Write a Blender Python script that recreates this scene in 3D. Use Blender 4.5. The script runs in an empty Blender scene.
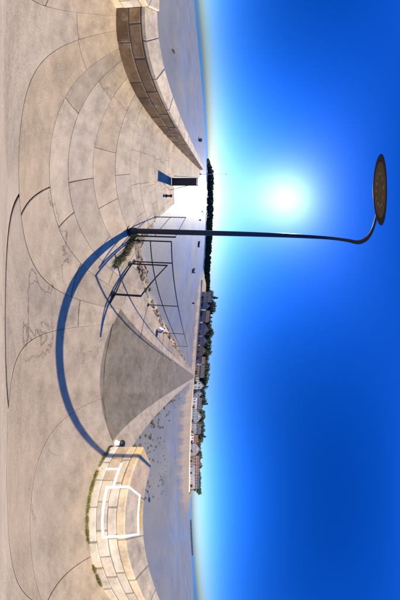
import bpy, bmesh, math, random
from mathutils import Vector, Matrix
R = math.radians
sc = bpy.context.scene
col = sc.collection
random.seed(7)

# ------------------------------------------------------------------ camera
# The photograph is a full 360 degree panorama turned on its side: azimuth runs
# down the picture and elevation runs to the right. A custom lens does the same.
EYE = 1.7
lens = bpy.data.texts.new('sideways_panorama.osl')
lens.write('''shader camera(output point position = 0.0, output vector direction = 0.0, output color throughput = 1.0)
{
  point r = camera_shader_raster_position();
  float a = M_2PI * (1.0 - r.y);
  float e = M_PI * (r.x - 0.5);
  direction = vector(cos(e) * sin(a), sin(e), cos(e) * cos(a));
}
''')
sc.render.engine = 'CYCLES'
cam = bpy.data.cameras.new('camera')
cam_o = bpy.data.objects.new('camera', cam); col.objects.link(cam_o); sc.camera = cam_o
cam.clip_start = 0.02; cam.clip_end = 20000
cam.type = 'CUSTOM'; cam.custom_mode = 'INTERNAL'; cam.custom_shader = lens
TA = R(108)                                    # the tripod leaned 3.8 degrees this way
tilt = Matrix.Rotation(R(3.8), 4, Vector((0, 0, 1)).cross(Vector((math.sin(TA), math.cos(TA), 0))))
cam_o.matrix_world = Matrix.Translation((0, 0, EYE)) @ tilt @ Matrix.Rotation(R(90), 4, 'X')

# ------------------------------------------------------------------ sky and sun
SUN_AZ, SUN_EL = R(118.8), R(36.8)
w = bpy.data.worlds.new('World'); sc.world = w; w.use_nodes = True
nt = w.node_tree
sky = nt.nodes.new('ShaderNodeTexSky'); sky.sky_type = 'NISHITA'; sky.sun_disc = False
sky.sun_elevation = SUN_EL; sky.sun_rotation = SUN_AZ
sky.air_density = 1.5; sky.dust_density = 0.8; sky.ozone_density = 1.5
hs = nt.nodes.new('ShaderNodeHueSaturation'); hs.inputs['Saturation'].default_value = 1.15
hs.inputs['Value'].default_value = 1.0
tint = nt.nodes.new('ShaderNodeMix'); tint.data_type = 'RGBA'; tint.blend_type = 'MULTIPLY'; tint.inputs['Factor'].default_value = 1
tint.inputs['B'].default_value = (.42, .60, 1.10, 1)
nt.links.new(sky.outputs[0], tint.inputs['A'])
nt.links.new([o for o in tint.outputs if o.type == 'RGBA'][0], hs.inputs['Color'])
gm = nt.nodes.new('ShaderNodeGamma'); gm.inputs['Gamma'].default_value = 1.3
nt.links.new(hs.outputs[0], gm.inputs['Color'])
nt.links.new(gm.outputs[0], nt.nodes['Background'].inputs[0])
nt.nodes['Background'].inputs[1].default_value = 0.088
sl = bpy.data.lights.new('sun', 'SUN'); sl.energy = 5.0; sl.angle = R(0.53); sl.color = (1, .87, .64)
sun = bpy.data.objects.new('sun', sl); col.objects.link(sun)
sdir = Vector((math.sin(SUN_AZ) * math.cos(SUN_EL), math.cos(SUN_AZ) * math.cos(SUN_EL), math.sin(SUN_EL)))
sun.rotation_euler = sdir.to_track_quat('Z', 'Y').to_euler(); sun.location = (0, 0, 60)
sc.view_settings.view_transform = 'Standard'; sc.view_settings.look = 'None'
sc.view_settings.gamma = 1; sc.view_settings.use_curve_mapping = False
sc.view_settings.exposure = 0.5
sc.cycles.max_bounces = 6; sc.cycles.diffuse_bounces = 3

# ------------------------------------------------------------------ helpers
def link(o, parent=None):
    col.objects.link(o)
    if parent is not None: o.parent = parent
    return o
def mesh(name, verts, faces, mat, smooth=False):
    me = bpy.data.meshes.new(name); me.from_pydata([tuple(v) for v in verts], [], faces); me.update()
    if mat: me.materials.append(mat)
    if smooth:
        for p in me.polygons: p.use_smooth = True
    return me
def obj(name, me, parent=None, loc=None, rz=None, scale=None):
    o = bpy.data.objects.new(name, me)
    if loc is not None: o.location = loc
    if rz is not None: o.rotation_euler = (0, 0, rz)
    if scale is not None: o.scale = scale
    return link(o, parent)
def tag(o, label=None, cat=None, group=None, kind=None):
    if label: o['label'] = label
    if cat: o['category'] = cat
    if group: o['group'] = group
    if kind: o['kind'] = kind
    return o
def empty(name, loc=(0, 0, 0), rz=0):
    e = bpy.data.objects.new(name, None); e.location = loc; e.rotation_euler = (0, 0, rz); e.empty_display_size = .2
    return link(e)
class MB:
    def __init__(s): s.v = []; s.f = []
    def add(s, vs, fs):
        b = len(s.v); s.v += [Vector(v) for v in vs]; s.f += [tuple(i + b for i in f) for f in fs]; return s
    def box(s, x0, x1, y0, y1, z0, z1):
        return s.add([(x0,y0,z0),(x1,y0,z0),(x1,y1,z0),(x0,y1,z0),(x0,y0,z1),(x1,y0,z1),(x1,y1,z1),(x0,y1,z1)],
                     [(0,3,2,1),(4,5,6,7),(0,1,5,4),(1,2,6,5),(2,3,7,6),(3,0,4,7)])
    def tube(s, pts, r, n=8, cap=True):
        pts = [Vector(p) for p in pts]; rs = r if isinstance(r, (list, tuple)) else [r] * len(pts)
        vs, fs = [], []; ref = None
        for i, p in enumerate(pts):
            t = (pts[min(i + 1, len(pts) - 1)] - pts[max(i - 1, 0)]).normalized()
            if ref is None: ref = t.orthogonal().normalized()
            ref = (ref - t * ref.dot(t)).normalized(); b = t.cross(ref)
            for k in range(n):
                a = 2 * math.pi * k / n; vs.append(p + (ref * math.cos(a) + b * math.sin(a)) * rs[i])
        for i in range(len(pts) - 1):
            for k in range(n):
                fs.append((i*n+k, i*n+(k+1)%n, (i+1)*n+(k+1)%n, (i+1)*n+k))
        if cap: fs.append(tuple(range(n))[::-1]); fs.append(tuple((len(pts)-1)*n + k for k in range(n)))
        return s.add(vs, fs)
    def lathe(s, prof, n=16, c=(0, 0, 0)):
        vs, fs = [], []; m = len(prof)
        for k in range(n):
            a = 2 * math.pi * k / n
            for r, z in prof: vs.append((c[0] + r*math.cos(a), c[1] + r*math.sin(a), c[2] + z))
        for k in range(n):
            for i in range(m - 1):
                fs.append((k*m+i, ((k+1)%n)*m+i, ((k+1)%n)*m+i+1, k*m+i+1))
        return s.add(vs, fs)
    def prism(s, poly, z0, z1, ch=0.0):
        n = len(poly); c = sum((Vector(p) for p in poly), Vector((0, 0))) / n
        if ch:
            top = []
            for p in poly:
                d = c - Vector(p); top.append(Vector(p) + d.normalized() * min(ch * 1.4, d.length * .4))
            vs = [(p[0],p[1],z0) for p in poly] + [(p[0],p[1],z1-ch) for p in poly] + [(p[0],p[1],z1) for p in top]
            fs = [tuple(range(n))[::-1], tuple(2*n+k for k in range(n))]
            for k in range(n):
                j = (k+1) % n; fs += [(k, j, n+j, n+k), (n+k, n+j, 2*n+j, 2*n+k)]
        else:
            vs = [(p[0],p[1],z0) for p in poly] + [(p[0],p[1],z1) for p in poly]
            fs = [tuple(range(n))[::-1], tuple(n+k for k in range(n))] + [(k,(k+1)%n,n+(k+1)%n,n+k) for k in range(n)]
        return s.add(vs, fs)
    def build(s, name, mat, parent=None, smooth=False, **k):
        return obj(name, mesh(name, s.v, s.f, mat, smooth), parent, **k)
def cut(poly, a, b, c):
    """the part of a convex polygon where a*x + b*y >= c"""
    out = []
    for i in range(len(poly)):
        p, q = poly[i], poly[(i+1) % len(poly)]
        dp, dq = a*p[0] + b*p[1] - c, a*q[0] + b*q[1] - c
        if dp >= 0: out.append(p)
        if (dp > 0 > dq) or (dp < 0 < dq):
            t = dp / (dp - dq); out.append((p[0] + (q[0]-p[0])*t, p[1] + (q[1]-p[1])*t))
    return out
def ccw(poly):
    a = sum(poly[i][0]*poly[(i+1)%len(poly)][1] - poly[(i+1)%len(poly)][0]*poly[i][1] for i in range(len(poly)))
    return poly if a > 0 else poly[::-1]
def area(poly):
    return abs(sum(poly[i][0]*poly[(i+1)%len(poly)][1] - poly[(i+1)%len(poly)][0]*poly[i][1] for i in range(len(poly)))) / 2
def az(a, r, z=0): return Vector((r * math.sin(R(a)), r * math.cos(R(a)), z))
def sstep(x, a, b):
    t = max(0, min(1, (x - a) / (b - a))); return t * t * (3 - 2 * t)

# ------------------------------------------------------------------ materials
class Mat:
    def __init__(s, name):
        s.m = bpy.data.materials.new(name); s.m.use_nodes = True; s.t = s.m.node_tree
        s.b = s.t.nodes['Principled BSDF']; s.pos = None
    def n(s, typ, **k):
        nd = s.t.nodes.new(typ)
        for a, v in k.items():
            if a.startswith('i_'): nd.inputs[a[2:].replace('_', ' ')].default_value = v
            else: setattr(nd, a, v)
        return nd
    def l(s, a, b): s.t.links.new(a, b)
    def P(s):
        if s.pos is None: s.pos = s.n('ShaderNodeNewGeometry').outputs['Position']
        return s.pos
    def noise(s, scale, detail=5, rough=.6, vec=None):
        nd = s.n('ShaderNodeTexNoise', i_Scale=scale, i_Detail=detail, i_Roughness=rough); s.l(vec or s.P(), nd.inputs['Vector']); return nd.outputs['Fac']
    def ramp(s, fac, *stops):
        nd = s.n('ShaderNodeValToRGB'); e = nd.color_ramp.elements
        for i, (p, c) in enumerate(stops):
            el = e[i] if i < 2 else e.new(p)
            el.position = p; el.color = (c, c, c, 1) if isinstance(c, (int, float)) else (*c, 1)
        s.l(fac, nd.inputs['Fac']); return nd.outputs['Color']
    def mix(s, fac, a, b, mode='MIX'):
        nd = s.n('ShaderNodeMix', data_type='RGBA', blend_type=mode)
        for sock, v in ((nd.inputs['Factor'], fac), (nd.inputs['A'], a), (nd.inputs['B'], b)):
            if isinstance(v, (int, float)): sock.default_value = v
            elif isinstance(v, tuple): sock.default_value = (*v, 1)
            else: s.l(v, sock)
        return [o for o in nd.outputs if o.type == 'RGBA'][0]
    def bump(s, h, strength=.3, dist=.01):
        nd = s.n('ShaderNodeBump', i_Strength=strength, i_Distance=dist); s.l(h, nd.inputs['Height']); s.l(nd.outputs[0], s.b.inputs['Normal']); return nd
    def rnd(s): return s.n('ShaderNodeObjectInfo').outputs['Random']
    def col(s, c):
        if isinstance(c, tuple): s.b.inputs['Base Color'].default_value = (*c, 1)
        else: s.l(c, s.b.inputs['Base Color'])
        return s
    def rough(s, v):
        if isinstance(v, (int, float)): s.b.inputs['Roughness'].default_value = v
        else: s.l(v, s.b.inputs['Roughness'])
        return s
def plain(name, c, rough=.6, metal=0, var=.12, scale=6):
    m = Mat(name); f = m.noise(scale)
    dark = tuple(v * (1 - var * 2.2) for v in c); lite = tuple(min(1, v * (1 + var)) for v in c)
    m.col(m.ramp(f, (.3, dark), (.7, lite))).rough(rough); m.b.inputs['Metallic'].default_value = metal
    return m.m
def stone(name, c, var=.25, perpiece=.22, stain=(.18,.14,.09), stain_at=.6, bump=.5, fine=60, lichen=None, crack=True, grey=.55):
    m = Mat(name)
    wv0_ = m.n('ShaderNodeVectorMath', operation='ADD'); wv0_.inputs[1].default_value = (31, 17, 5); m.l(m.P(), wv0_.inputs[0]); wv0 = wv0_.outputs[0]
    big = m.noise(.9, 6, .62); mid = m.noise(5.5, 6, .65); gr = m.noise(fine, 4, .7)
    base = m.ramp(mid, (.25, tuple(v*(1-var) for v in c)), (.75, tuple(min(1, v*(1+var*.6)) for v in c)))
    base = m.mix(m.ramp(big, (stain_at-.14, 0), (stain_at+.2, .55)), base, stain)
    base = m.mix(m.ramp(gr, (.3, .25), (.75, 0)), base, tuple(v*.45 for v in c))
    base = m.mix(1.0, base, m.ramp(m.noise(2.1, 9, .74), (.28, .52), (.5, .93), (.72, 1.18)), 'MULTIPLY')
    base = m.mix(m.ramp(m.noise(23, 8, .8), (.60, 0), (.72, .6)), base, tuple(v*.5 for v in c))
    base = m.mix(m.ramp(m.noise(17, 6, .8, wv0), (.60, 0), (.74, .45)), base, tuple(min(1, v*1.45 + .03) for v in c))
    pr = m.ramp(m.rnd(), (0, 1-perpiece), (1, 1+perpiece*.35))
    base = m.mix(1.0, base, pr, 'MULTIPLY')
    if lichen:
        lf = m.noise(2.3, 8, .75); base = m.mix(m.ramp(lf, (.53, 0), (.64, .8)), base, lichen)
    if perpiece > 0:
        gsel = m.n('ShaderNodeMath', operation='FRACT'); g7 = m.n('ShaderNodeMath', operation='MULTIPLY'); m.l(m.rnd(), g7.inputs[0]); g7.inputs[1].default_value = 7.31; m.l(g7.outputs[0], gsel.inputs[0])
        bw_ = m.n('ShaderNodeRGBToBW'); m.l(base, bw_.inputs[0])
        gry = m.mix(1.0, bw_.outputs[0], (1.06, .90, .66), 'MULTIPLY')
        base = m.mix(m.ramp(gsel.outputs[0], (0, 0), (1, grey)), base, gry)
    h = gr
    if crack:
        v = m.n('ShaderNodeTexVoronoi', feature='DISTANCE_TO_EDGE', i_Scale=.55); 
        wv = m.n('ShaderNodeVectorMath', operation='ADD'); nn = m.n('ShaderNodeTexNoise', i_Scale=2.2, i_Detail=6.0); m.l(m.P(), nn.inputs['Vector'])
        m.l(m.P(), wv.inputs[0]); m.l(nn.outputs['Color'], wv.inputs[1]); m.l(wv.outputs[0], v.inputs['Vector'])
        ck = m.ramp(v.outputs['Distance'], (0, .75), (.006, 0)); gate = m.ramp(m.noise(.7, 3), (.5, 0), (.6, 1))
        base = m.mix(m.mix(1.0, ck, gate, 'MULTIPLY'), base, (.07, .055, .04))
    m.col(base).rough(m.ramp(mid, (.3, .75), (.8, .95)))
    mm = m.mix(.45, mid, gr); m.bump(mm, bump, .012)
    return m.m
CON = (.53, .40, .235)
M_slab = stone('paving_stone', CON, stain=(.30, .21, .13), stain_at=.62)
M_slabw = stone('paving_concrete', (.50, .385, .24), var=.2, perpiece=.1, stain=(.33, .25, .17))
M_body = stone('jetty_concrete', (.30, .25, .18), stain=(.10, .09, .06), stain_at=.5)
M_road = stone('weathered_tarmac', (.205, .16, .092), var=.4, perpiece=0, stain=(.34, .30, .23), stain_at=.56, fine=90)
M_tan = stone('sandy_edging', (.50, .37, .22), stain=(.22, .17, .10), stain_at=.55)
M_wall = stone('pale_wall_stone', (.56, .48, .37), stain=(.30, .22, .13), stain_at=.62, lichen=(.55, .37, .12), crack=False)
M_shade_brown = stone('shade_browned_wall_stone', (.30, .175, .062), grey=.12, perpiece=.42, var=.35, stain=(.07, .055, .04), stain_at=.55, lichen=(.33, .24, .13), crack=False)  # wall stone coloured dark brown to carry the shade of the grazing-lit face
M_cope = stone('wall_coping', (.66, .52, .32), grey=.15, perpiece=.12, stain=(.30, .22, .13), stain_at=.6, crack=False)
M_ochre = stone('ochre_lichen_stone', (.66, .53, .36), stain=(.42, .24, .07), stain_at=.38, lichen=(.60, .35, .08), crack=False)
M_mortar = stone('mortar', (.27, .22, .155), crack=False)
M_weedrock = stone('weedy_rock', (.085, .08, .055), var=.5, perpiece=.3, crack=False)
M_rock = stone('rubble_rock', (.42, .30, .16), var=.4, perpiece=.4, crack=False)
M_metal = plain('blue_black_paint', (.010, .013, .024), .5, .0, .3, 25)
M_rail = plain('dark_rail_paint', (.012, .012, .014), .6, .0, .35, 30)
M_rust = plain('rusty_iron', (.16, .075, .04), .8, .2, .4, 20)
M_blackp = plain('black_panel', (.012, .012, .013), .5, 0, .2, 8)
M_white = plain('white_paint', (.82, .81, .77), .6, 0, .08, 12)
M_yellow = plain('ochre_paint', (.62, .36, .06), .7, 0, .25, 9)
M_red = plain('red_plastic', (.55, .06, .04), .45, 0, .15, 8)
M_rope = plain('dark_rope', (.035, .032, .03), .9, 0, .3, 40)
M_navy = plain('navy_hull', (.02, .03, .06), .35, 0, .1, 4)
M_cream = plain('cream_render', (.62, .55, .44), .85, 0, .1, .5)
M_glass = Mat('window_glass').col((.02, .025, .03)).rough(.08).m
M_led = plain('lamp_lens', (.11, .075, .04), .35, 0, .2, 30)

def grass_mat(name, a, b):
    m = Mat(name); m.col(m.ramp(m.noise(9, 3), (.3, a), (.7, b))).rough(.75); return m.m
M_weed = grass_mat('weed_blades', (.10, .115, .02), (.27, .22, .06))
def leaf_mat(name, c):
    m = Mat(name); f = m.noise(.45, 4)
    m.col(m.mix(1.0, m.ramp(f, (.3, tuple(v*.55 for v in c)), (.72, tuple(v*1.35 for v in c))), m.ramp(m.rnd(), (0, .7), (1, 1.15)), 'MULTIPLY')).rough(.6)
    return m.m
M_leaf = [leaf_mat('leaf_deep', (.028, .05, .014)), leaf_mat('leaf_mid', (.05, .085, .02)), leaf_mat('leaf_olive', (.075, .085, .028))]
M_bark = plain('bark', (.07, .05, .035), .9, 0, .3, 3)

# ------------------------------------------------------------------ layout of the jetty
U = Vector((-.72, -.694)).normalized()          # along the causeway, towards the town
N = Vector((-U.y, U.x)) * -1                    # across it; the railing side is positive
if N.x < 0: N = -N
PD = Vector((.957, -.29)).normalized()          # along the outer arm
PM = Vector((PD.y, -PD.x))                      # across it, away from the parapet
if PM.y > 0: PM = -PM
K = Vector((.10, 2.284))                         # inner corner of the parapet
N_WALL, N_RIGHT, N_LEFT = -1.575, -2.28, 2.62
W_ARM = 3.92
def P(u, n): return U * u + N * n
def Q(s, t): return K + PD * s + PM * t
def solve(a1, c1, a2, c2):
    d = a1.x * a2.y - a1.y * a2.x
    return Vector(((c1 * a2.y - c2 * a1.y) / d, (a1.x * c2 - a2.x * c1) / d))
C = solve(N, N_LEFT, PM, PM.dot(K) + W_ARM)     # inner elbow of the jetty
S_STEP = 6.65; W_TIP = 2.05; L_ARM = 26.0; L_CAUSE = 94.0
SAND = -1.1

# ------------------------------------------------------------------ ground, sea
def shore(a):
    a %= 360
    pts = [(0, 109), (30, 118), (60, 139), (95, 165), (130, 170), (168, 160), (200, 400), (290, 400), (299, 230), (318, 190), (337, 149), (360, 109)]
    for (a0, r0), (a1, r1) in zip(pts, pts[1:]):
        if a0 <= a <= a1: return r0 + (r1 - r0) * (a - a0) / (a1 - a0)
def seg_dist(p, a, b):
    ab = b - a; t = max(0, min(1, (p - a).dot(ab) / ab.dot(ab))); return (p - a - ab * t).length
def town(a): return sstep(a, 160, 172) * (1 - sstep(a, 291, 299))
def ground(x, y):
    r = math.hypot(x, y); a = math.degrees(math.atan2(x, y)) % 360; p = Vector((x, y))
    z = SAND + .05 * math.sin(x*.21 + 1.3*math.sin(y*.13)) * math.sin(y*.17) * sstep(r, 6, 20)
    t = town(a); r0 = 62 - 36 * sstep(a, 225, 245)
    tb = sstep(a, 160, 178) * (1 - sstep(a, 284, 318)); rw = 5 * math.sin(a * .8) + 3 * math.sin(a * 2.3 + 1)
    dry = tb * sstep(r + rw, r0 - 6, r0 + 26)
    z += tb * .75 * sstep(r + rw, r0, 96)
    if t > .02: z += t * (sstep(r, 93.2, 94.4) * .7 + 5.0 * sstep(r, 112, 190))
    far = sstep(a, 92, 104) * (1 - sstep(a, 172, 180))
    z += far * 4.0 * sstep(r, 285, 330)
    sh = shore(a) + 5 * math.sin(a * .35) + 3 * math.sin(a * 1.1)
    z -= 1.3 * sstep(r, sh - 14, sh + 40) * (1 - t * (r < 300)) * (1 - far * sstep(r, 270, 290))
    dw = min(seg_dist(p, P(1.7, N_RIGHT), Q(0, -.7)), seg_dist(p, Q(0, -.7), Q(L_ARM, -.7)))
    nd = 1 - sstep(dw + .5 * math.sin(x * 1.9) * math.cos(y * 1.3), .3, 1.8)
    z += .45 * nd
    dl = min(seg_dist(p, C, P(40, N_LEFT)), seg_dist(p, C, Q(3.5, W_ARM))); nl = 1 - sstep(dl + .3 * math.sin(x * 2.1 + y), .2, 2.3)
    z += .85 * nl
    return z, max(dry, nd, nl * .9)
NA = 400; rings = [.6]
while rings[-1] < 6500: rings.append(rings[-1] * (1.07 if rings[-1] < 400 else 1.3))
vs, dry, fs = [], [], []
for r in rings:
    for k in range(NA):
        a = 2 * math.pi * k / NA; x, y = r * math.sin(a), r * math.cos(a); z, d = ground(x, y)
        vs.append((x, y, z)); dry.append(d)
for i in range(len(rings) - 1):
    for k in range(NA):
        j = (k + 1) % NA; fs.append((i*NA+k, (i+1)*NA+k, (i+1)*NA+j, i*NA+j))
fs.append(tuple(range(NA)))
m = Mat('tidal_sand')
at = m.n('ShaderNodeAttribute', attribute_name='dry').outputs['Fac']
addn = m.n('ShaderNodeMath', operation='MULTIPLY_ADD'); m.l(m.noise(.55, 6, .65), addn.inputs[0]); addn.inputs[1].default_value = .7; m.l(at, addn.inputs[2])
dm = m.ramp(addn.outputs[0], (.42, 0), (1.0, 1))
wet = m.ramp(m.noise(.16, 7, .62), (.3, (.18, .165, .125)), (.7, (.255, .235, .18)))
drc = m.ramp(m.noise(1.4, 6), (.3, (.29, .215, .13)), (.7, (.43, .335, .215)))
weed = m.ramp(m.noise(.42, 8, .72), (.6, 0), (.70, .6))
wet = m.mix(weed, wet, (.075, .075, .05))
m.col(m.mix(dm, wet, drc))
m.b.inputs['Specular IOR Level'].default_value = .38
film = m.ramp(m.noise(.09, 6, .6), (.36, .30), (.62, .58))
m.rough(m.mix(dm, film, (.95, .95, .95)))
wvn = m.n('ShaderNodeTexWave', i_Scale=2.2, i_Distortion=9.0, i_Detail=3.0); wvn.inputs['Detail Scale'].default_value = 1.2; m.l(m.P(), wvn.inputs['Vector'])
hh = m.mix(.35, wvn.outputs['Fac'], m.noise(14, 5)); m.bump(hh, .28, .03)
me = mesh('tidal_flat', vs, fs, m.m, True)
me.attributes.new('dry', 'FLOAT', 'POINT').data.foreach_set('value', dry)
tag(obj('tidal_flat', me), kind='structure')

m = Mat('sea_water'); m.col((.012, .075, .12)).rough(.22); m.b.inputs['IOR'].default_value = 1.33
m.bump(m.noise(.5, 6, .65), .9, .5)
vs, fs = [], []
rr = [85, 120, 180, 300, 700, 2000, 9000]
for r in rr:
    for k in range(120): vs.append(az(k * 3, r, -1.42))
for i in range(len(rr) - 1):
    for k in range(120):
        j = (k + 1) % 120; fs.append((i*120+k, (i+1)*120+k, (i+1)*120+j, i*120+j))
tag(obj('sea', mesh('sea', vs, fs, m.m)), kind='structure')

# ------------------------------------------------------------------ jetty body, paving, tarmac
body = MB()
body.prism(ccw([P(-1.2, N_RIGHT), P(L_CAUSE, N_RIGHT), P(L_CAUSE, N_LEFT), tuple(C), tuple(Q(0, -.72))]), -2.2, -.022)
body.prism(ccw([Q(-.3, -.72), Q(L_ARM, -.72), Q(L_ARM, W_TIP), Q(S_STEP, W_TIP)]), -2.2, -.025)
body.prism(ccw([Q(-.2, -.3), Q(S_STEP, -.3), Q(S_STEP, W_ARM), tuple(C)]), -2.2, -.028)
jetty = body.build('jetty', M_body); tag(jetty, kind='structure')
slabs = []
def slab(poly, mat, gap=.0035, th=.07, ch=.004):
    poly = ccw(poly)
    if len(poly) < 3 or area(poly) < .03: return
    c = sum((Vector(p) for p in poly), Vector((0, 0))) / len(poly); q = []
    for p in poly:                                  # shrink a little for the joint
        d = Vector(p) - c; q.append(Vector(p) - d.normalized() * gap * 1.3)
    b = MB().prism([(p.x - c.x, p.y - c.y) for p in q], -th, 0, ch)
    o = b.build('slab', mat, jetty, loc=(c.x, c.y, random.uniform(-.002, .001)))
    o.rotation_euler = (R(random.uniform(-.05, .05)), R(random.uniform(-.05, .05)), 0)
    slabs.append(o)
SL = .21                                            # the stone courses run x = x0 + SL*y
xc0 = C.x - SL * C.y
x0s = [-.21, .14, .58, .88, 1.36, xc0, 2.45, 2.9, 3.42, 3.85, 4.4, 4.9, 5.4, 5.95, 6.5, 7.1, 7.8, 8.6]
BIG = [(-60, -60), (60, -60), (60, 60), (-60, 60)]
def arm_clip(poly):
    poly = cut(poly, PM.x, PM.y, PM.dot(K) - .02)
    poly = cut(poly, -PM.x, -PM.y, -(PM.dot(K) + W_ARM))
    return cut(poly, -PD.x, -PD.y, -(PD.dot(K) + S_STEP))
rs = random.Random(11)
for i in range(len(x0s) - 1):
    strip = cut(cut(BIG, 1, -SL, x0s[i]), -1, SL, -x0s[i + 1])
    if i < 5:
        strip = cut(strip, -N.x, -N.y, -N_LEFT); strip = cut(strip, PM.x, PM.y, PM.dot(K) - .02)
        strip = cut(strip, N.x, N.y, N_WALL - .02)
    else: strip = arm_clip(strip)
    ys = [-8]
    first = {1: -.12, 3: -.13, 2: -.47}.get(i, rs.uniform(-.6, .6))
    cuts = sorted([first] + [first + k * rs.uniform(1.0, 1.5) for k in range(1, 4)] + [first - k * rs.uniform(.9, 1.4) for k in range(1, 5)])
    cuts = [-9] + cuts + [9]
    for y0, y1 in zip(cuts, cuts[1:]):
        s2 = rs.uniform(-.28, -.12)
        p = cut(cut(strip, -s2 * 0 + .2, 1, y0), -.2, -1, -y1)
        slab(p, M_slab)
# concrete bays west of the stone courses
west = cut(cut(cut(cut(BIG, -1, SL, .21), N.x, N.y, N_WALL - .02), -N.x, -N.y, -N_LEFT), -U.x, -U.y, -1.82)
for (n0, n1, us) in [(-2, -.52, [-3, -.42, 3]), (-.52, 1.7, [-3, 3]), (1.7, 3, [-3, 1.0, 3])]:
    for u0, u1 in zip(us, us[1:]):
        slab(cut(cut(cut(cut(west, N.x, N.y, n0), -N.x, -N.y, -n1), U.x, U.y, u0), -U.x, -U.y, -u1), M_slabw)
# margins of the causeway, bay by bay
u = 1.82; k = 0
while u < L_CAUSE - .1:
    ln = 2.4 if u < 30 else 8; u2 = min(L_CAUSE, u + ln)
    slab([P(u, 1.82), P(u2, 1.82), P(u2, N_LEFT), P(u, N_LEFT)], M_tan)
    slab([P(u, 1.42), P(u2, 1.42), P(u2, 1.82), P(u, 1.82)], M_slabw)
    slab([P(u, -1.5), P(u2, -1.5), P(u2, N_RIGHT), P(u, N_RIGHT)], M_slabw)
    u = u2
slab([P(1.72, N_WALL), P(1.82, N_WALL), P(1.82, N_RIGHT), P(1.72, N_RIGHT)], M_slabw)
# narrow outer end of the arm
s = S_STEP
while s < L_ARM - .1:
    s2 = min(L_ARM, s + (1.7 if s < 14 else 3))
    for t0, t1 in ((-.02, .95), (.95, W_TIP)): slab([Q(s, t0), Q(s2, t0), Q(s2, t1), Q(s, t1)], M_slab)
    s = s2
# tarmac with a ragged near end
edge = []
for k in range(13):
    n = -1.5 + 2.92 * k / 12; edge.append(P(1.80 + .12 * math.sin(k * .26) + random.uniform(-.03, .03), n))
road = MB().prism(ccw(edge + [P(L_CAUSE, 1.42), P(L_CAUSE, -1.5)]), -.07, .003)
tag(road.build('road', M_road), kind='structure')

# ------------------------------------------------------------------ parapet walls
def block(name, parent, x0, x1, y0, y1, z0, z1, mat, c=.014, j=.006):
    """a chamfered stone in the wall's own axes (x along, y through, z up)"""
    g = lambda: random.uniform(-j, j)
    b = bmesh.new(); bmesh.ops.create_cube(b, size=1)
    for v in b.verts:
        v.co = Vector(((x0 + x1) / 2 + v.co.x * (x1 - x0 - .012) + g(), (y0 + y1) / 2 + v.co.y * (y1 - y0) + g(), (z0 + z1) / 2 + v.co.z * (z1 - z0 - .012) + g() * .5))
    bmesh.ops.bevel(b, geom=b.edges[:], offset=c * random.uniform(.7, 1.5), segments=1, affect='EDGES')
    me = bpy.data.meshes.new(name); b.to_mesh(me); b.free(); me.materials.append(mat)
    return obj(name, me, parent)
TH, H1, H2 = .68, .78, .72
# inner, sunlit wall: its x axis runs along U from the corner
u_k = U.dot(K)
p1 = empty('parapet_wall', (*P(u_k, N_WALL), 0), math.atan2(U.y, U.x))
tag(p1, 'pale sunlit stone parapet with a white painted outline, beside the tripod spot', 'wall')
L1 = 1.72 - u_k; side = -1 if Vector((-U.y, U.x)).dot(N) > 0 else 1     # y through the wall, away from the pavement
def yr(a, b): return (min(side*a, side*b), max(side*a, side*b))
mc = MB(); y0, y1 = yr(.012, TH - .012); mc.box(-.02, L1 - .012, y0, y1, -.12, H1 - .02); mc.build('core', M_mortar, p1)
courses = [(-.06, .2), (.2, .44), (.44, .62)]
for ci, (z0, z1) in enumerate(courses):
    x = 0.0
    while x < L1 - .05:
        x2 = x + random.uniform(.38, .62) * (.6 if x == 0 and ci % 2 else 1)
        if L1 - x2 < .25: x2 = L1
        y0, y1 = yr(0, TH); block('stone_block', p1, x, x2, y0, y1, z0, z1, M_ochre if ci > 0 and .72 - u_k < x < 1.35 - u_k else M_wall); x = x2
x = 0.0
while x < L1 - .05:
    x2 = x + random.uniform(.7, .95)
    if L1 - x2 < .4: x2 = L1
    y0, y1 = yr(-.012, TH + .01); block('coping_stone', p1, x, x2, y0, y1, .62, H1, M_ochre if 0.2 - u_k < x else M_cope, .02); x = x2
def paint(x0, x1, a, b, z0, z1, mat, name='painted_line'):
    y0, y1 = yr(a, b); return MB().box(x0, x1, y0, y1, z0, z1).build(name, mat, p1)
xa, xb = -.14 - u_k, .72 - u_k
paint(xa, xb, -.0115, .02, .335, .38, M_white)                 # low line on the face
for xx in (xa, xb - .045):
    paint(xx, xx + .045, -.0115, .02, .38, .615, M_white)
    paint(xx, xx + .045, -.0215, .0, .615, H1 - .02, M_white)
    paint(xx, xx + .045, 0, .47, H1 - .02, H1 + .006, M_white)
paint(xa, xb, .425, .47, H1 - .02, H1 + .0085, M_white)
paint(xa + .12, xb - .1, .485, .56, H1 - .02, H1 + .0075, M_yellow, 'ochre_line')
paint(xb, xb + .5, -.0105, .02, .46, .5, M_white)
paint(xb + .33, xb + .37, -.0115, .02, .18, .46, M_white)
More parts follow.
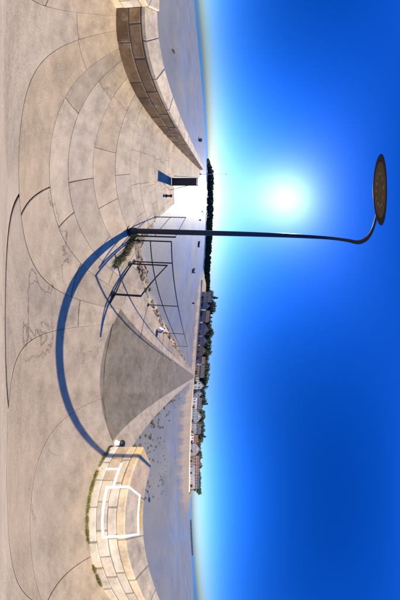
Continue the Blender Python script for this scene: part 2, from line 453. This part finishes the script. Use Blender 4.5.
# outer wall; the shade on its face is put into the brown stone colour
p2 = empty('parapet_wall', (*K, 0), math.atan2(PD.y, PD.x))
tag(p2, 'long brown stone-block parapet running out along the seaward arm of the jetty', 'wall')
mc = MB().box(0, L_ARM - .02, .012, TH - .012, -.12, H2 - .02); mc.build('core', M_mortar, p2)
for ci, (z0, z1) in enumerate([(-.06, .32), (.32, .61)]):
    x = -.02
    while x < L_ARM - .05:
        x2 = x + random.uniform(.55, 1.15) * (.55 if x < 0 and ci else 1)
        if L_ARM - x2 < .3: x2 = L_ARM
        block('stone_block', p2, x, x2, -random.uniform(0, .012), TH, z0, z1, M_shade_brown, .02, .008); x = x2
x = -.02
while x < L_ARM - .05:
    x2 = x + random.uniform(.8, 1.3)
    if L_ARM - x2 < .4: x2 = L_ARM
    block('coping_stone', p2, x, x2, -.012, TH + .012, .61, H2, M_cope, .02); x = x2
oc = solve(N, N_WALL - TH, PM, PM.dot(K) - TH); wl_ = [P(u_k, N_WALL - TH), oc, Q(-.02, -TH), Q(-.02, 0)]
ca, sa = math.cos(-p2.rotation_euler.z), math.sin(-p2.rotation_euler.z)
b = MB().prism(ccw([((v - K).x*ca - (v - K).y*sa, (v - K).x*sa + (v - K).y*ca) for v in wl_]), -.06, H1 - .004, .02); b.build('corner_stone', M_cope, p2)

# ------------------------------------------------------------------ street lamp
lamp = empty('street_lamp', (1.60, -1.89, 0))
tag(lamp, 'tall dark lamp post with a curved neck and round flat lamp head', 'street lamp')
def rel(x, y, z): return (x - 1.60, y + 1.89, z)
ctrl = [rel(1.60, -1.89, .02), rel(1.60, -1.89, 2.5), rel(1.60, -1.89, 4.3), rel(1.57, -1.85, 5.0), rel(1.45, -1.71, 5.42), rel(1.27, -1.50, 5.66),
        rel(1.08, -1.27, 5.78), rel(.95, -1.02, 5.80), rel(.875, -.80, 5.76), rel(.845, -.64, 5.70), rel(.83, -.54, 5.665)]
def smooth_path(p, n=6):
    p = [Vector(q) for q in p]; out = []
    for i in range(len(p) - 1):
        a, b, c, d = p[max(i-1, 0)], p[i], p[i+1], p[min(i+2, len(p)-1)]
        for k in range(n):
            t = k / n; out.append(.5 * (2*b + (c-a)*t + (2*a-5*b+4*c-d)*t*t + (3*b-a-3*c+d)*t**3))
    return out + [p[-1]]
path = smooth_path(ctrl)
MB().tube(path, [.072 - .04 * min(1, max(0, (p.z - 1.0) / 4.6)) ** 1.3 for p in path], 16).build('pole', M_metal, lamp, True)
MB().lathe([(0, 0.0), (.15, 0.0), (.15, .018), (.095, .024), (.088, .16), (.078, .19), (0, .19)], 20).build('base_flange', M_metal, lamp)
for k in range(4):
    a = k * math.pi / 2 + .4; MB().lathe([(0, .015), (.014, .015), (.014, .04), (0, .042)], 6, (.122*math.cos(a), .122*math.sin(a), 0)).build('anchor_bolt', M_rust, lamp)
hd = MB().lathe([(0, .075), (.05, .072), (.14, .05), (.215, .022), (.232, .004), (.225, -.012), (.2, -.016), (.19, -.008), (0, -.008)], 32)
hx, hy, hz = rel(.825, -.335, 5.60)
head = hd.build('lamp_head', M_metal, lamp, True, loc=(hx, hy, hz))
lens_o = MB().lathe([(0, -.013), (.09, -.0125), (.185, -.010), (.185, -.004), (0, -.004)], 32).build('lens', M_led, head)
for k in range(12):
    a = k * math.pi / 6; MB().lathe([(0, -.02), (.012, -.018), (.014, -.012), (0, -.012)], 8, (.11*math.cos(a), .11*math.sin(a), 0)).build('led', M_tan, head)
MB().tube([(hx, hy - .225, hz + .05), (hx, hy - .12, hz + .06), (hx, hy, hz + .08)], .024, 10).build('head_arm', M_metal, lamp)

# ------------------------------------------------------------------ railings
def rail_run(parent, pts, zs, r):
    for (a, b) in zip(pts, pts[1:]):
        for z, nm in zs:
            MB().tube([(a[0], a[1], z), (b[0], b[1], z)], r, 8).build(nm, M_rail, parent)
def post(parent, p, h, r=.019):
    b = MB().tube([(p[0], p[1], -.02), (p[0], p[1], h)], r, 10); o = b.build('post', M_rail, parent)
    MB().lathe([(0, 0), (.07, 0), (.07, .012), (0, .014)], 12, (p[0], p[1], .001)).build('foot_plate', M_rail, o)
NR, TR = N_LEFT - .12, W_ARM - .12
E0 = solve(N, NR, PM, PM.dot(K) + TR)
r1 = empty('railing', (0, 0, 0)); tag(r1, 'dark two-bar pipe railing along the landward edge of the jetty beside the lamp post', 'railing')
ue = U.dot(E0)
line1 = [E0] + [P(ue + d, NR) for d in (.62, 2.4, 4.9, 7.4)]
rail_run(r1, line1, [(.98, 'top_rail'), (.50, 'middle_rail')], .013)
for p in line1: post(r1, p, .985)
r2 = empty('railing', (0, 0, 0)); tag(r2, 'shorter dark pipe railing on the seaward side of the lamp post, toward the black board', 'railing')
se = PD.dot(E0 - K)
line2 = [Q(s, TR) for s in (se + .22, 2.75, 4.15)]
rail_run(r2, line2, [(1.02, 'top_rail'), (.52, 'middle_rail')], .013)
for p in line2: post(r2, p, 1.025)
# stair handrail that turns in from the elbow
r3 = empty('handrail', (0, 0, 0)); tag(r3, 'low dark handrail panel sloping inward from the railing corner onto the paving', 'handrail')
A = Vector((.02, -1.99)); B = Vector((.86, -2.38))
post(r3, A, .655, .024); post(r3, B, .93, .02)
MB().tube([(*A, .65), (*B, .925)], .015, 8).build('top_rail', M_rail, r3)
MB().tube([(*A, .06), (*B, .06)], .014, 8).build('bottom_rail', M_rail, r3)
A2 = Vector((-.17, -1.88)); MB().tube([(*A, .06), (*A2, .03)], .018, 8).build('rail_end', M_rail, r3)

# ------------------------------------------------------------------ board, bollards, iron, buoy
bd = empty('information_board', (5.35, -1.85, 0), R(71)); tag(bd, 'black upright information board on two thin legs at the step of the jetty', 'sign')
MB().box(-.2, .2, -.05, .05, .04, 1.17).build('panel', M_blackp, bd)
for xx in (-.215, .215): MB().tube([(xx, 0, -.02), (xx, 0, 1.24)], .022, 8).build('leg', M_rail, bd)
MB().tube([(-.215, 0, 1.2), (.215, 0, 1.2)], .02, 8).build('top_bar', M_rail, bd)
MB().tube([(-.19, 0, .9), (-.48, .25, .02)], .014, 8).build('brace', M_rail, bd)
bo = empty('bollard', (4.38, -2.3, 0)); tag(bo, 'small rusty orange mooring bollard near the railing end', 'bollard')
MB().lathe([(0, 0), (.1, 0), (.1, .02), (.06, .03), (.055, .16), (.085, .19), (.09, .23), (.06, .26), (0, .268)], 18).build('post', M_rust, bo, True)
bw = empty('bollard', (-2.50, -.13, 0)); tag(bw, 'small white bollard with a black cap at the end of the pale parapet', 'bollard')
MB().lathe([(0, 0), (.085, 0), (.085, .015), (.06, .02), (.055, .15), (0, .15)], 18).build('body', M_white, bw, True)
MB().lathe([(0, .15), (.085, .15), (.095, .175), (.08, .205), (0, .22)], 18).build('cap', M_blackp, bw, True)
coil = MB()
ring = [(.12 * math.cos(t * .3) * (1 + .08 * math.sin(t * .9)), .12 * math.sin(t * .3), .02 + .012 * t / 21) for t in range(44)]
coil.tube(ring, .014, 6)
tag(coil.build('rope_coil', M_rope, None, True, loc=(-2.26, .06, 0)), 'dark rope coiled on the concrete beside the white bollard', 'rope')
by = empty('buoy', (-1.62, -4.62, 0), .5); tag(by, 'red and white float lying on the sandy edge of the causeway', 'buoy')
bb = MB().lathe([(.0, -.16), (.05, -.155), (.1, -.11), (.125, -.03), (.125, .03)], 18); o = bb.build('red_half', M_red, by, True); o.location = (0, 0, .125); o.rotation_euler = (0, R(80), 0)
bb = MB().lathe([(.125, .03), (.12, .07), (.08, .13), (.03, .16), (0, .165)], 18); o = bb.build('white_half', M_white, by, True); o.location = (0, 0, .125); o.rotation_euler = (0, R(80), 0)
bc = empty('beacon', (*Q(L_ARM - .8, 1.2), 0)); tag(bc, 'slim pale beacon mast at the far tip of the jetty', 'beacon')
MB().tube([(0, 0, 0), (0, 0, 5.1)], [.05, .03], 10).build('mast', M_white, bc)
MB().lathe([(0, 0), (.2, 0), (.2, .3), (.1, .36), (0, .36)], 14).build('base', M_cream, bc)
MB().tube([(-.4, 0, 1.5), (.4, 0, 1.5)], .025, 8).build('crossbar', M_rail, bc)
MB().lathe([(0, 5.08), (.09, 5.1), (.09, 5.25), (0, 5.33)], 12).build('lantern', M_rail, bc)

# ------------------------------------------------------------------ weeds and rubble
def blades(name, path, n, spread, hmin, hmax, mat, z=-.01):
    mb = MB(); pts = [Vector(p) for p in path]
    lens_ = [(b - a).length for a, b in zip(pts, pts[1:])]; tot = sum(lens_)
    clump = [random.random() for _ in range(max(4, int(tot * 15)))]
    for _ in range(n):
        d = (random.choice(clump) + random.gauss(0, .012)) % 1 * tot
        for (a, b), l in zip(zip(pts, pts[1:]), lens_):
            if d <= l: p = a.lerp(b, d / l); break
            d -= l
        else: p = pts[-1]
        t = random.uniform(0, 6.28); p = p + Vector((random.gauss(0, spread), random.gauss(0, spread)))
        h = random.uniform(hmin, hmax); ww = h * .09; l = random.uniform(.2, .9) * h
        dx, dy = math.cos(t), math.sin(t); bx, byy = -dy * ww, dx * ww
        mb.add([(p.x-bx, p.y-byy, z), (p.x+bx, p.y+byy, z), (p.x+dx*l*.4+bx*.7, p.y+dy*l*.4+byy*.7, z+h*.65), (p.x+dx*l*.4-bx*.7, p.y+dy*l*.4-byy*.7, z+h*.65), (p.x+dx*l, p.y+dy*l, z+h)],
               [(0, 1, 2, 3), (3, 2, 4)])
    return mb.build(name, mat)
wl = [tuple(P(u_, N_WALL + .035)) for u_ in (-1.0, -.3, .4, 1.0, 1.6)]
tag(blades('weeds', wl, 4200, .015, .02, .065, M_weed), 'green and straw weeds along the foot of the pale parapet', 'weeds', kind='stuff')
wl = [(1.72, -2.1), (1.3, -2.12), (.95, -2.05), (.62, -1.88)]
tag(blades('weeds', wl, 3200, .055, .02, .085, M_weed), 'green weeds growing from the lamp post along the railing foot', 'weeds', kind='stuff')
def rubble(name, spots, label, mat=None):
    mb = MB()
    for (x, y, s_) in spots:
        b = bmesh.new(); bmesh.ops.create_icosphere(b, subdivisions=1, radius=s_)
        rot = Matrix.Rotation(random.uniform(0, 6), 3, 'Z'); zz = ground(x, y)[0]
        for v in b.verts:
            v.co = rot @ Vector((v.co.x * 1.3, v.co.y * .85, v.co.z * .5)) * random.uniform(.6, 1.3)
        vs_ = [(v.co.x + x, v.co.y + y, v.co.z + zz + s_ * .25) for v in b.verts]; mb.add(vs_, [tuple(v.index for v in f.verts) for f in b.faces]); b.free()
    tag(mb.build(name, mat or M_rock), label, 'rocks', kind='stuff')
sp = []
for _ in range(420):
    u_ = ue + random.random() ** 1.5 * 30 - .4; n_ = N_LEFT + abs(random.gauss(0, .8)) + .08; p = P(u_, n_); sp.append((p.x, p.y, random.uniform(.04, .2)))
for _ in range(160):
    p = Q(random.uniform(1.6, 6), W_ARM + abs(random.gauss(0, .4)) + .1); sp.append((p.x, p.y, random.uniform(.06, .22)))
rubble('rubble', sp, 'tan broken rubble along the foot of the railing side of the jetty')
sp = []
for _ in range(260):
    u_ = 2 + random.random() ** 1.4 * 26; n_ = N_RIGHT - .2 - abs(random.gauss(0, 1.8)); p = P(u_, n_); sp.append((p.x, p.y, random.uniform(.04, .17)))
for _ in range(80):
    a = random.uniform(262, 300); q = az(a, random.uniform(4.5, 14)); sp.append((q.x, q.y, random.uniform(.04, .13)))
rubble('seaweed_rocks', sp, 'dark weedy stones strewn on the flat west of the causeway', M_weedrock)

# ------------------------------------------------------------------ boats, buoys and a log on the flat
def hull(parent, L, W, Hh, mat, name='hull'):
    sec = 9; vs_, fs_ = [], []
    for i in range(sec):
        t = i / (sec - 1); x = (t - .5) * L; ww = W / 2 * (1 - (max(0, t - .35) / .65) ** 2.4) * (.8 + .2 * min(1, t * 4)); sh = Hh * (1 + .35 * t * t); k = Hh * .25 * max(0, t - .6)
        vs_ += [(x, -ww, sh), (x, -ww * .82, Hh * .4 + k), (x, 0, k * 1.5), (x, ww * .82, Hh * .4 + k), (x, ww, sh), (x, ww * .85, sh - .03), (x, ww*.7, Hh*.5), (x, -ww*.7, Hh*.5), (x, -ww * .85, sh - .03)]
    for i in range(sec - 1):
        for k in range(9): fs_.append((i*9+k, i*9+(k+1)%9, (i+1)*9+(k+1)%9, (i+1)*9+k))
    fs_ += [tuple(range(9)), tuple((sec-1)*9+k for k in range(9))[::-1]]
    return obj(name, mesh(name, vs_, fs_, mat), parent)
def boat(a, r, L, W, Hh, rz, mat, label, cabin=False):
    p = az(a, r); e = empty('boat', (p.x, p.y, ground(p.x, p.y)[0] - .03), rz); tag(e, label, 'boat')
    hull(e, L, W, Hh, mat)
    for xx in (-.22, .12): MB().box(xx*L-.09, xx*L+.09, -W*.36, W*.36, Hh*.72, Hh*.78).build('thwart', M_tan, e)
    if cabin:
        c_ = MB().box(-.1*L, .16*L, -W*.3, W*.3, Hh*.6, Hh*.6+.75).build('cabin', M_white, e)
        MB().box(-.07*L, .13*L, -W*.305, W*.305, Hh*.6+.4, Hh*.6+.62).build('window', M_glass, c_)
    MB().box(-.5*L-.16, -.5*L+.02, -.12, .12, .1, Hh+.3).build('outboard_motor', M_blackp, e)
boat(83.9, 41, 4.6, 1.7, .75, .2, M_navy, 'dark small boat aground on the flat beyond the long brown parapet', True)
boat(146.5, 42, 2.6, 1.1, .5, .6, M_navy, 'dark dinghy aground behind the lamp post, left of the tree shadowed shore')
boat(162.3, 28, 1.9, .9, .42, -.5, M_navy, 'nearest small dark dinghy on the flat beyond the railing')
for a, r, l in [(132.1, 41, 'dark round mooring buoy lying in the sun glare'), (182.1, 34.4, 'dark round mooring buoy before the first town houses'), (127, 55, 'far dark mooring buoy in the brightest glare')]:
    p = az(a, r); e = empty('mooring_buoy', (p.x, p.y, ground(p.x, p.y)[0])); tag(e, l, 'buoy')
    MB().lathe([(0, 0), (.18, .04), (.33, .2), (.37, .38), (.3, .58), (.14, .7), (0, .72)], 16).build('float', M_navy, e, True)
    MB().tube([(0, 0, .7), (.05, 0, .85), (0, .05, .95)], .03, 6).build('ring', M_rust, e)
p = az(30.4, 12.1); lg = MB().tube([(-.45, 0, .07), (-.2, .03, .1), (.15, -.02, .1), (.5, .05, .06)], [.06, .1, .09, .05], 9)
tag(lg.build('driftwood_log', M_bark, None, True, loc=(p.x, p.y, ground(p.x, p.y)[0]), rz=.4), 'short dark driftwood log on the grey sand beyond the brown parapet', 'log')

# ------------------------------------------------------------------ promenade wall and breakwater
pw = MB(); R0 = 92.6
for k in range(62):
    a0, a1 = 168 + k * 2.05, 168 + (k + 1) * 2.05
    q = [az(a0, R0), az(a1, R0), az(a1, R0 + .9), az(a0, R0 + .9)]
    pw.prism(ccw([(v.x, v.y) for v in q]), -.9, .62)
tag(pw.build('sea_wall', M_cream), 'low cream sea wall along the beach below the town houses', 'wall')
bk = MB()
for i in range(420):
    t = random.random(); q = az(312 + t * 21, 152 + random.gauss(0, 1.4)); s_ = random.uniform(.5, 1.3)
    b = bmesh.new(); bmesh.ops.create_icosphere(b, subdivisions=1, radius=s_)
    bk.add([(v.co.x*random.uniform(.8,1.2)+q.x, v.co.y*random.uniform(.8,1.2)+q.y, v.co.z*.8 + .05) for v in b.verts], [tuple(v.index for v in f.verts) for f in b.faces]); b.free()
M_bw = stone('breakwater_rock', (.06, .055, .05), perpiece=0, crack=False)
tag(bk.build('breakwater', M_bw), 'low dark rock breakwater on the water left of the town', 'breakwater', kind='stuff')

# ------------------------------------------------------------------ town houses
house_cols = {'white': (.46, .44, .42), 'cream': (.37, .31, .24), 'dusty pink': (.30, .235, .23), 'grey': (.22, .205, .21), 'mauve grey': (.21, .17, .195), 'ochre': (.28, .20, .115), 'dark brick': (.14, .09, .075), 'slate blue': (.20, .22, .255)}
roof_cols = {'slate': (.075, .075, .085), 'red tile': (.17, .085, .06), 'brown tile': (.15, .09, .06)}
MH = {k: plain('render_' + k.replace(' ', '_'), c, .85, 0, .12, .35) for k, c in house_cols.items()}
MR = {k: plain('roof_' + k.replace(' ', '_'), c, .8, 0, .25, .6) for k, c in roof_cols.items()}
M_frame = plain('window_frame', (.75, .74, .7), .6, 0, .05, 3)
win_me = mesh('window', *(lambda b: (b.v, b.f))(MB().box(-.6, .6, -.06, .06, -.75, .75)), M_frame)
pane_me = mesh('pane', *(lambda b: (b.v, b.f))(MB().box(-.25, .25, -.02, .02, -.64, .64)), M_glass)
door_me = mesh('door', *(lambda b: (b.v, b.f))(MB().box(-.55, .55, -.06, .06, 0, 2.15)), M_blackp)
chim_me = mesh('chimney', *(lambda b: (b.v, b.f))(MB().box(-.45, .45, -.35, .35, -1.0, 1.3).box(-.52, .52, -.42, .42, 1.3, 1.45).box(-.3, -.08, -.12, .12, 1.45, 1.8).box(.08, .3, -.12, .12, 1.45, 1.8)), MH['dark brick'])
ORD = ['first', 'second', 'third', 'fourth', 'fifth', 'sixth', 'seventh', 'eighth', 'ninth', 'tenth', 'eleventh', 'twelfth', 'thirteenth', 'fourteenth', 'fifteenth', 'sixteenth', 'seventeenth', 'eighteenth']
def house(a, r, wd, eav, gable, colr, roofc, label):
    p = az(a, r); z0 = ground(p.x, p.y)[0] - .15
    e = empty('house', (p.x, p.y, z0), R(-a)); tag(e, label, 'house', 'houses along the sea front')   # local -y faces the camera
    dp = 8.5; rh = min(3.4, wd * .36) if gable else dp * .32
    if gable:    # gable end to the sea
        vs_ = [(-wd/2,-dp/2,0),(wd/2,-dp/2,0),(wd/2,-dp/2,eav),(0,-dp/2,eav+rh),(-wd/2,-dp/2,eav)]
        vs_ += [(x, dp/2, z) for x, _, z in vs_]
        rv = [(-wd/2-.35, eav-.3), (0, eav+rh+.06), (wd/2+.35, eav-.3), (wd/2+.35, eav-.08), (0, eav+rh+.3), (-wd/2-.35, eav-.08)]
        rf = [(x, -dp/2-.3, z) for x, z in rv] + [(x, dp/2+.3, z) for x, z in rv]
    else:
        vs_ = [(-wd/2,-dp/2,0),(-wd/2,-dp/2,eav),(-wd/2,0,eav+rh),(-wd/2,dp/2,eav),(-wd/2,dp/2,0)]
        vs_ += [(wd/2, y, z) for _, y, z in vs_]
        rv = [(-dp/2-.35, eav-.28), (0, eav+rh+.06), (dp/2+.35, eav-.28), (dp/2+.35, eav-.06), (0, eav+rh+.3), (-dp/2-.35, eav-.06)]
        rf = [(-wd/2-.2, y, z) for y, z in rv] + [(wd/2+.2, y, z) for y, z in rv]
    fc = [tuple(range(5))[::-1], tuple(range(5, 10))] + [(k, (k+1) % 5, 5+(k+1) % 5, 5+k) for k in range(5)]
    obj('wall', mesh('wall', vs_, fc, MH[colr]), e)
    fr = [(0,1,4,5)[::-1], (1,2,3,4)[::-1], (6,7,10,11), (7,8,9,10)] + [(k, (k+1) % 6, 6+(k+1) % 6, 6+k) for k in range(6)]
    ro = obj('roof', mesh('roof', rf, fr, MR[roofc]), e)
    cx = random.choice((-1, 1)) * wd * (.12 if gable else .4)
    obj('chimney', chim_me, ro, loc=(cx, 0 if not gable else dp*.2, eav + rh * (.7 if gable else .95)))
    nst = 2 if eav > 4 else 1; nw = max(2, int(wd / 2.7)); di = random.randrange(nw)
    for s_ in range(nst):
        for i in range(nw):
            x = (i + .5) / nw * wd - wd / 2
            if s_ == 0 and i == di: obj('door', door_me, e, loc=(x, -dp/2 - .03, .15)); continue
            wn = obj('window', win_me, e, loc=(x, -dp/2 - .03, 1.75 + s_ * 2.75), scale=(random.choice((.9, 1, 1.25)), 1, 1))
            for sx in (-.28, .28): obj('pane', pane_me, wn, loc=(sx, -.06, 0))
    if gable: wn = obj('window', win_me, e, loc=(0, -dp/2 - .03, eav + rh * .35), scale=(.7, 1, .7)); obj('pane', pane_me, wn, loc=(0, -.06, 0))
rh_ = random.Random(23)
spans = []                                       # azimuth, half-width
a = 175.0
while a < 222.5: 
    wd = rh_.choice((7.5, 9, 10.5, 12, 13.5)); d = math.degrees(wd / 102) + rh_.choice((.15, .2, .5, 1.1)); spans.append((a + d / 2, wd, 'E')); a += d
a = 229.0
while a < 288.5:
    wd = rh_.choice((7.5, 9, 10.5, 12, 13.5)); d = math.degrees(wd / 102) + rh_.choice((.15, .2, .5, 1.1)); spans.append((a + d / 2, wd, 'W')); a += d
east = [s_ for s_ in spans if s_[2] == 'E'][::-1]; westh = [s_ for s_ in spans if s_[2] == 'W']
ck = list(house_cols); rk = list(roof_cols); last = None; hinfo = []
for lst, nm in ((east, 'lamp-post'), (westh, 'parapet')):
    for i, (a, wd, _) in enumerate(lst):
        c_ = rh_.choice([c for c in ck if c != last]); last = c_; g = rh_.random() < .42; r_ = rh_.choice(rk + ['slate'])
        eav = rh_.choice((4.6, 5.0, 5.2, 5.5)) if a < 262 else rh_.choice((3.2, 4.6))
        ho = ORD[i] if i < len(ORD) else ORD[-1]
        house(a, rh_.uniform(101, 105), wd, eav, g, c_, r_, f"{c_} house with {r_} {'gable' if g else 'roof'}, {ho} from the causeway on the {nm} side")
        hinfo.append((a, c_, ho, nm))

# ------------------------------------------------------------------ trees
def crown_mesh(kind, seed, leaf=.55, n=1100):
    rg = random.Random(seed); vs_, fs_ = [], []
    cl = []
    for _ in range(26):
        t = rg.uniform(0, 6.28)
        if kind == 'cone':
            zz = rg.random() ** .8; rr_ = (1 - zz) * rg.uniform(.35, 1) * 2.3; cl.append((Vector((rr_*math.cos(t), rr_*math.sin(t), 2 + zz * 9)), .55 + .7 * (1 - zz)))
        else:
            v = Vector((rg.gauss(0, 1), rg.gauss(0, 1), rg.gauss(0, .8))).normalized() * rg.uniform(.45, 1.0); cl.append((Vector((v.x * 3.3, v.y * 3.3, 6.6 + v.z * 3.1)), rg.uniform(.8, 1.5)))
    for _ in range(n):
        c, r_ = rg.choice(cl); d = Vector((rg.gauss(0, 1), rg.gauss(0, 1), rg.gauss(0, .8))).normalized() * r_ * rg.uniform(.55, 1.08); p = c + d
        nn = (d.normalized() + Vector((rg.gauss(0, .6), rg.gauss(0, .6), rg.gauss(.3, .6)))).normalized(); x = nn.orthogonal().normalized(); x.rotate(Matrix.Rotation(rg.uniform(0, 6.28), 3, nn)); y = nn.cross(x)
        l = leaf * rg.uniform(.5, 1.2); b = len(vs_)
        vs_ += [p - x*l*.5, p + y*l*.28, p + x*l*.5, p - y*l*.28]; fs_.append((b, b+1, b+2, b+3))
    return vs_, fs_
def trunk_mesh(kind):
    mb = MB(); mb.tube([(0, 0, -.5), (.05, .03, 2), (0, .1, 5), (.1, 0, 8 if kind == 'cone' else 6.4)], [.28, .22, .15, .05], 8)
    if kind != 'cone':
        for k in range(6):
            t = k * 1.05; mb.tube([(.03, .05, 3 + .4 * (k % 3)), (1.1*math.cos(t), 1.1*math.sin(t), 5.0), (2.3*math.cos(t), 2.3*math.sin(t), 6.8 + .4*(k % 2))], [.11, .08, .03], 6)
    return mb
crowns = []
for i, kd in enumerate(['round', 'round', 'round', 'cone', 'round', 'cone']):
    v_, f_ = crown_mesh(kd, 40 + i, .8 if kd == 'round' else .6, 2000); crowns.append((kd, mesh('crown', v_, f_, M_leaf[i % 3])))
tm = {k: mesh('trunk', *(lambda b: (b.v, b.f))(trunk_mesh(k)), M_bark) for k in ('round', 'cone')}
def tree(a, r, h, ci, label, group):
    p = az(a, r); kd, cm = crowns[ci]; s_ = h / (11.0 if kd == 'cone' else 10.4)
    e = empty('tree', (p.x, p.y, ground(p.x, p.y)[0] - .1), random.uniform(0, 6.28)); wf = random.uniform(1.15, 1.6); e.scale = (s_ * wf, s_ * wf, s_)
    tag(e, label, 'tree', group); obj('trunk', tm[kd], e); obj('crown', cm, e)
for i, (a, c_, ho, nm) in enumerate(hinfo):
    base = 13.8 if a < 232 else 12.8 if a < 262 else 11.0
    for k, (da, nmk) in enumerate(((-1.6, ''), (1.3, ''), (3.4, ''), (.2, ''), (4.6, ''))):
        ci = rh_.randrange(6) if k != 1 else rh_.choice((0, 1, 2, 4)); kd = crowns[ci][0]
        word = {0: 'dark rounded', 1: 'mid green rounded', 2: 'olive rounded', 3: 'dark pointed', 4: 'leafy rounded', 5: 'olive pointed'}[ci]
        nmk = {0: 'just before', 1: 'just past', 2: 'beyond', 3: 'straight behind', 4: 'well beyond'}[k]; rt = rh_.uniform(111, 120) if k < 3 else rh_.uniform(121, 132)
        tree(a + da + rh_.uniform(-.4, .4), rt, base * rh_.uniform(.72, 1.1) * rt / 115 * (.95 if kd == 'cone' else 1), ci,
             f"{word} tree {nmk} the {ho} house from the causeway, {nm} side", 'trees behind the sea front')
for a, c_, ho, nm in hinfo:
    p = az(a + rh_.uniform(-2.4, 2.4), rh_.uniform(95.5, 96.6)); e = empty('shrub', (p.x, p.y, ground(p.x, p.y)[0] - .9), rh_.uniform(0, 6)); s_ = rh_.uniform(.24, .36); e.scale = (s_ * rh_.uniform(1, 2.2), s_, s_)
    tag(e, f"low dark garden shrub in front of the {ho} house from the causeway, {nm} side", 'shrub', 'shrubs along the sea front'); obj('foliage', crowns[rh_.choice((0, 1, 2, 4))][1], e); obj('stem', tm['round'], e)
# the wooded shore under the sun: too far to count
rg = random.Random(5); vs_, fs_ = [], []
for i in range(520):
    a = rg.uniform(96, 178); r = rg.uniform(298, 345) - 120 * sstep(a, 163, 178); p = az(a, r); gz = ground(p.x, p.y)[0]; h = rg.uniform(8, 13.5) * (1 - .55 * (1 - sstep(a, 96, 104))) * (1 - .35 * sstep(a, 160, 176)); wd = rg.uniform(3.5, 6.5)
    for _ in range(90):
        d = Vector((rg.gauss(0, 1), rg.gauss(0, 1), rg.gauss(0, 1))).normalized() * rg.uniform(.6, 1.05); q = Vector((p.x + d.x*wd, p.y + d.y*wd, gz + h*.5 + d.z*h*.52))
        x = Vector((rg.gauss(0, 1), rg.gauss(0, 1), rg.gauss(0, 1))).normalized(); y = x.orthogonal().normalized(); l = rg.uniform(.9, 2.2); b = len(vs_)
        vs_ += [q - x*l, q + y*l*.7, q + x*l, q - y*l*.7]; fs_.append((b, b+1, b+2, b+3))
tag(obj('far_wood', mesh('far_wood', vs_, fs_, M_leaf[0])), 'dark wooded shore on the horizon below the sun', 'wood', kind='stuff')
